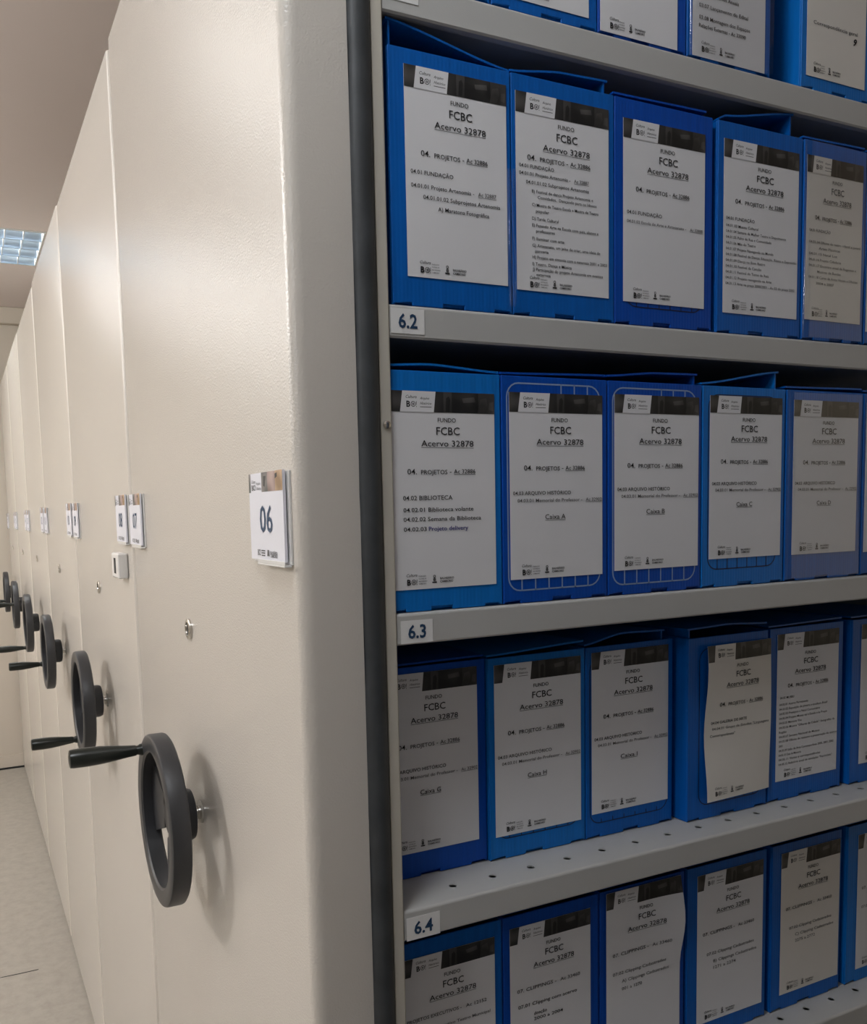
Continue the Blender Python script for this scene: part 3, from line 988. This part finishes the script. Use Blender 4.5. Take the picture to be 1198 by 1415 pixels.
def p_B5(S):
    head_block(S, ink=4); projetos(S, 0.37)
    lines(S, [('04.01 FUNDAÇÃO', 0.05, 0.42, 0.45, 0.0036)], 4)
    L = [('04.01.14 Oficina de teatro infantil e juvenil', 0.05, 0.97), ('Artes Plásticas', 0.22, 0.60), ('04.01.15 Natal Luz', 0.05, 0.55), ('04.01.16 Projeto Cidadania', 0.05, 0.62),
         ('04.01.17 Encontro anual de Regentes e', 0.05, 0.90), ('Mestres de Bandas', 0.20, 0.62), ('04.01.18 Curso de Artes Visuais e Oficinas', 0.05, 0.93), ('2004 a 2007', 0.18, 0.50)]
    for i, (t, a, c) in enumerate(L):
        S.text(t, a, c, 0.52 + i * 0.036, 0.0031, 4)
    footer(S)
def p_C1(S):
    head_block(S); projetos(S, 0.402)
    lines(S, [('04.02 BIBLIOTECA', 0.10, 0.57, 0.535, 0.0046), ('04.02.01 Biblioteca volante', 0.10, 0.775, 0.595, 0.0043), ('04.02.02 Semana da Biblioteca', 0.10, 0.85, 0.643, 0.0043), ('04.02.03', 0.10, 0.315, 0.693, 0.0043)])
    S.text('Projeto delivery', 0.335, 0.72, 0.693, 0.0043, 5, bold=0.012)
    footer(S)
def p_caixa(letter):
    def f(S):
        head_block(S); caixa(S, letter); footer(S)
    return f
def p_D4(S):
    head_block(S); projetos(S, 0.385, u0=0.2, u1=0.86)
    lines(S, [('04.04 GALERIA DE ARTE', 0.09, 0.62, 0.50, 0.0038)])
    lines(S, [('04.04.01 Grupo de Estudos "Linguagens', 0.11, 0.96, 0.54, 0.0034), ('Contemporâneas"', 0.08, 0.45, 0.585, 0.0034)], 4)
    footer(S, 0.945)
def p_D5(S):
    head_block(S); projetos(S, 0.352, u0=0.17, u1=0.83)
    lines(S, [('04.05 MUSEU', 0.05, 0.27, 0.43, 0.0031)])
    L = [('04.05.01 Acervo Permanente', 0.50), ('04.05.02 Exposição de pintura e escultura Brasil', 0.82), ('04.05.03 Presépios e Natal Comunitário', 0.70), ('04.05.04 Projeto Museu vai à Escola e às Praças', 0.82), ('04.05.05 Memória Viva', 0.40),
         ('04.05.06 Mostra "Olhares da Cidade": fotografias da', 0.95), ('Região', 0.16), ('04.05.07 Semana Nacional de Museus', 0.70), ('04.05.08 Oficina de restauro e preservação do acervo', 0.99), ('2001', 0.10),
         ('04.05.09 Salão de Arte Contemporânea 2000, 2001, 2002', 0.94), ('04.05.10 Casa da Memória', 0.40), ('04.05.11 Visitas e correspondências', 0.72), ('04.05.12 Relatório anual de atividades "Patrimônio"', 0.92)]
    for i, (t, u) in enumerate(L):
        S.text(t, 0.04, u, 0.475 + i * 0.0315, 0.0030, 4)
    footer(S, u=0.13)
def p_E(lines_):
    def f(S):
        head_block(S)
        for it in lines_:
            S.text(*it)
        footer(S)
    return f
clip = lambda v: [('07. CLIPPINGS -', 0.08, 0.56, v, 0.0044, 1), ('Ac 33460', 0.61, 0.86, v, 0.0044, 4)]
p_E1 = p_E([('PROJETOS EXECUTIVOS -', 0.04, 0.62, 0.365, 0.0040, 1), ('Ac 12152', 0.67, 0.90, 0.365, 0.0040, 1), ('Projeto executivo Teatro Municipal', 0.16, 0.94, 0.44, 0.0036, 4)])
p_E2 = p_E(clip(0.40) + [('07.01 Clipping com acervo', 0.09, 0.82, 0.50, 0.0044, 1), ('doação', 0.28, 0.44, 0.565, 0.0044, 1), ('2000 a 2004', 0.28, 0.64, 0.60, 0.0040, 1)])
p_E3 = p_E(clip(0.40) + [('07.02 Clipping Cadastrados', 0.08, 0.80, 0.52, 0.0042, 4), ('A) Clippings Cadastrados', 0.20, 0.84, 0.575, 0.0042, 4), ('001 a 1270', 0.20, 0.47, 0.625, 0.0042, 4)])
p_E4 = p_E(clip(0.40) + [('07.02 Clipping Cadastrados', 0.14, 0.86, 0.54, 0.0042, 4), ('B) Clippings Cadastrados', 0.24, 0.90, 0.595, 0.0042, 4), ('1271 a 2274', 0.24, 0.58, 0.64, 0.0042, 4)])
p_E5 = p_E(clip(0.40) + [('07.02 Clipping Cadastrados', 0.14, 0.86, 0.54, 0.0042, 4), ('C) Clipping Cadastrados', 0.24, 0.90, 0.595, 0.0042, 4), ('2275 a 2772', 0.24, 0.58, 0.64, 0.0042, 4)])
p_E6 = p_E(clip(0.40) + [('07.02 Clipping Cadastrados', 0.08, 0.80, 0.54, 0.0042, 4), ('D) Clipping Cadastrados', 0.20, 0.86, 0.595, 0.0042, 4), ('2773 a 3200', 0.20, 0.54, 0.64, 0.0042, 4)])
def p_plain(S):
    head_block(S); projetos(S, 0.40); footer(S)
def p_A4(S):
    head_block(S); projetos(S, 0.36)
    lines(S, [('03. ADMINISTRAÇÃO', 0.20, 0.62, 0.60, 0.0044), ('03.06 Relatórios Anuais', 0.08, 0.62, 0.655, 0.0042), ('03.07 Lançamento do Edital', 0.08, 0.75, 0.72, 0.0042),
              ('03.08 Montagem dos Espaços', 0.08, 0.78, 0.785, 0.0042), ('Relações Externas - Ac 33090', 0.08, 0.72, 0.83, 0.0042)])
    footer(S, 0.945)
def p_A5(S):
    head_block(S)
    S.text('Correspondência geral', 0.10, 0.85, 0.68, 0.0044, 4)
    S.text('9', 0.78, 0.84, 0.73, 0.008, 1, bold=0.03, shear=0.3)
    footer(S, 0.945)

SH = 0.2055
def lab(x0, x1, zt, painter, bulge=None, paper='paper', h=SH):
    return (x0, x1, zt - h, zt, painter, bulge, paper)

# top shelf in view (only the feet of these boxes show)
archive_box(0.110, 0.232, 0.003, zA, 'blue archive box at the left post on the topmost shelf in view', lab(0.114, 0.226, zA + 0.223, p_plain), seed=1)
archive_box(0.234, 0.3715, 0.003, zA, 'blue archive box on the topmost shelf, second from the left post', lab(0.238, 0.3595, zA + 0.218, p_plain), seed=2)
archive_box(0.373, 0.502, 0.003, zA, 'blue archive box on the topmost shelf, third from the left post, blank sheet bottom', lab(0.3755, 0.488, zA + 0.209, p_plain), seed=3, mat_='blue_deep')
archive_box(0.504, 0.640, 0.003, zA, 'blue archive box on the topmost shelf with four text lines above its logos', lab(0.5115, 0.630, zA + 0.209, p_A4), seed=4, film_=(0.506, 0.638, zA + 0.002, zA + 0.24))
archive_box(0.697, 0.835, 0.004, zA, 'blue archive box right of a wide gap on the topmost shelf, cream sheet', lab(0.705, 0.816, zA + 0.222, p_A5, None, 'cream_paper'), seed=5, mat_='blue_light')
# shelf 6.2
archive_box(0.1115, 0.2555, 0.003, zB, 'blue archive box above the 6.2 sticker, sheet ending in Maratona Fotográfica', lab(0.1285, 0.2497, 2.1078, p_B1), ((0, .0245), (1, .0005)), seed=11, film_=(0.2490, 0.2562, zB + 0.008, zB + 0.150))
archive_box(0.2570, 0.3950, 0.003, zB, 'blue archive box with a long lettered list on its sheet, second on shelf 6.2', lab(0.2615, 0.3868, 2.1055, p_B2), ((0, .0015), (.5, .011), (.95, .013)), seed=12)
archive_box(0.3965, 0.5460, 0.003, zB, 'blue archive box with short Escola de Arte e Artesanato sheet on shelf 6.2', lab(0.4080, 0.5330, 2.1015, p_B3, None, 'paper', 0.2025), ((0, .003), (.95, .005)), 'blue_deep',
            ('griddark', -0.060, 0.060, 0.020, 0.20, 0, 0.02), seed=13)
archive_box(0.5555, 0.7015, 0.003, zB, 'blue archive box with lid raised at right and an eleven line list, shelf 6.2', lab(0.5640, 0.6940, 2.1030, p_B4), ((.02, .001), (.08, .006), (.90, .026)), seed=14)
archive_box(0.7040, 0.8225, 0.002, zB, 'blue archive box in a shiny clear sleeve at the right of shelf 6.2', lab(0.7080, 0.8155, 2.1045, p_B5, None, 'cream_paper'), ((0, .002), (1, .004)), seed=15, film_=(0.7035, 0.8215, zB + 0.003, zB + 0.248))
archive_box(0.8255, 0.9685, 0.002, zB, 'blue archive box cut by the right edge of the photo on shelf 6.2', lab(0.8275, 0.952, 2.0960, p_plain), seed=16)
# shelf 6.3
archive_box(0.0965, 0.2385, 0.0035, zC, 'blue archive box by the post on shelf 6.3, Biblioteca sheet with blue handwriting', lab(0.1045, 0.2302, 1.7875, p_C1), ((0, .003), (.4, .006), (1, .001)), 'blue_light', seed=21)
archive_box(0.2400, 0.3845, 0.003, zC, 'blue archive box labelled Caixa A with a pale printed grid', lab(0.2490, 0.3770, 1.7905, p_caixa('A')), ((0, .001), (1, .004)), 'blue_deep',
            ('gridlight', -0.0665, 0.0625, 0.0135, 0.243, 0.014, 0.026), seed=22)
archive_box(0.3865, 0.5315, 0.003, zC, 'blue archive box labelled Caixa B with a pale printed grid', lab(0.3950, 0.5265, 1.7930, p_caixa('B')), ((0, .004), (.5, .010), (.97, .011)), 'blue_deep',
            ('gridlight', -0.067, 0.064, 0.0115, 0.243, 0.014, 0.026), seed=23)
archive_box(0.5340, 0.6775, 0.003, zC, 'blue archive box labelled Caixa C, lid raised at right, dark printed grid', lab(0.5450, 0.6710, 1.7965, p_caixa('C'), None, 'paper', 0.2025), ((.0, .001), (.93, .020)), 'blue_light',
            ('griddark', -0.063, 0.058, 0.0220, 0.24, 0, 0.02), seed=24)
archive_box(0.6810, 0.8295, 0.003, zC, 'blue archive box labelled Caixa D behind a milky sleeve', lab(0.6930, 0.8190, 1.7955, p_caixa('D'), None, 'paper', 0.2025), ((0, .002), (1, .004)), 'blue', seed=25, film_=(0.683, 0.827, zC + 0.004, zC + 0.247))
archive_box(0.8320, 0.9750, 0.003, zC, 'blue archive box cut by the right edge of the photo on shelf 6.3', lab(0.8360, 0.961, 1.7960, p_caixa('E')), seed=26)
# shelf 6.4 (boxes pushed further back)
archive_box(0.1150, 0.2575, 0.0725, zD, 'blue archive box labelled Caixa G half behind the post', lab(0.1205, 0.2455, 1.4785, p_caixa('G'), None, 'paper', 0.2125), ((0, .001), (1, .002)), 'blue_deep', seed=31)
archive_box(0.2590, 0.4025, 0.0675, zD, 'blue archive box labelled Caixa H with dark grid under its sheet', lab(0.2665, 0.3955, 1.4775, p_caixa('H'), None, 'paper', 0.2125), ((0, .001), (1, .007)), 'blue_light',
            ('griddark', -0.062, 0.062, 0.0245, 0.235, 0, 0.02), seed=32)
archive_box(0.4040, 0.5490, 0.0670, zD, 'blue archive box labelled Caixa I left of a narrow gap', lab(0.4125, 0.5405, 1.4790, p_caixa('I'), None, 'paper', 0.2110), ((0, .001), (.42, .012), (.92, .010)), 'blue',
            ('griddark', -0.067, 0.064, 0.0185, 0.235, 0, 0.006), seed=33)
archive_box(0.5600, 0.7085, 0.0500, zD, 'blue archive box with a crumpled curling Galeria de Arte sheet', lab(0.5870, 0.7110, 1.4745, p_D4, lambda u, v: 0.0015 + 0.0035 * (1 + math.sin(v * 7.5 + 0.4)) * (1 - u) ** 0.7 + 0.0025 * u * v * (1 + math.sin(5 * v)), 'cream_paper', 0.2130), ((0.01, .010), (.5, .012), (1, .008)), 'blue',
            ('griddark', -0.055, 0.065, 0.019, 0.235, 0, 0.006), seed=34)
archive_box(0.7150, 0.8670, 0.0525, zD, 'blue archive box with a fourteen line list on shelf 6.4', lab(0.7290, 0.8565, 1.4770, p_D5, None, 'paper', 0.2125), ((0, .001), (1, .003)), 'blue', seed=35)
archive_box(0.8840, 1.0300, 0.0500, zD, 'blue archive box cut by the right edge of the photo on shelf 6.4', lab(0.9035, 1.0290, 1.4780, p_plain, None, 'paper', 0.2125), seed=36)
# shelf 6.5 (under the 6.4 sticker)
archive_box(0.1150, 0.2600, 0.0475, zE, 'blue archive box under the 6.4 sticker labelled Projetos Executivos', lab(0.1240, 0.2492, 1.1525, p_E1), seed=41, mat_='blue')
archive_box(0.2620, 0.4070, 0.0475, zE, 'blue archive box with Clipping com acervo sheet on the bottom shelf', lab(0.2710, 0.3935, 1.1560, p_E2), seed=42, mat_='blue_deep')
archive_box(0.4100, 0.5530, 0.0475, zE, 'blue archive box whose curled Clippings sheet reads 001 a 1270', lab(0.4185, 0.5440, 1.1685, p_E3, lambda u, v: 0.001 + 0.010 * max(0, u - 0.5) ** 2 * 4 * math.sin(pi * min(1, v * 1.5 + 0.1)) ** 2, 'paper', 0.214), seed=43, mat_='blue_deep')
archive_box(0.5590, 0.7095, 0.0475, zE, 'blue archive box whose Clippings sheet reads 1271 a 2274', lab(0.5765, 0.7020, 1.1585, p_E4, None, 'paper', 0.214), seed=44, mat_='blue')
archive_box(0.7215, 0.8680, 0.0475, zE, 'blue archive box whose Clipping sheet reads 2275 a 2772', lab(0.7390, 0.8640, 1.1580, p_E5, None, 'cream_paper', 0.214), seed=45, mat_='blue')
archive_box(0.8830, 1.0290, 0.0475, zE, 'blue archive box cut by the right edge of the photo on the bottom shelf', lab(0.9050, 1.0285, 1.1550, p_E6, None, 'paper', 0.214), seed=46, mat_='blue_light')
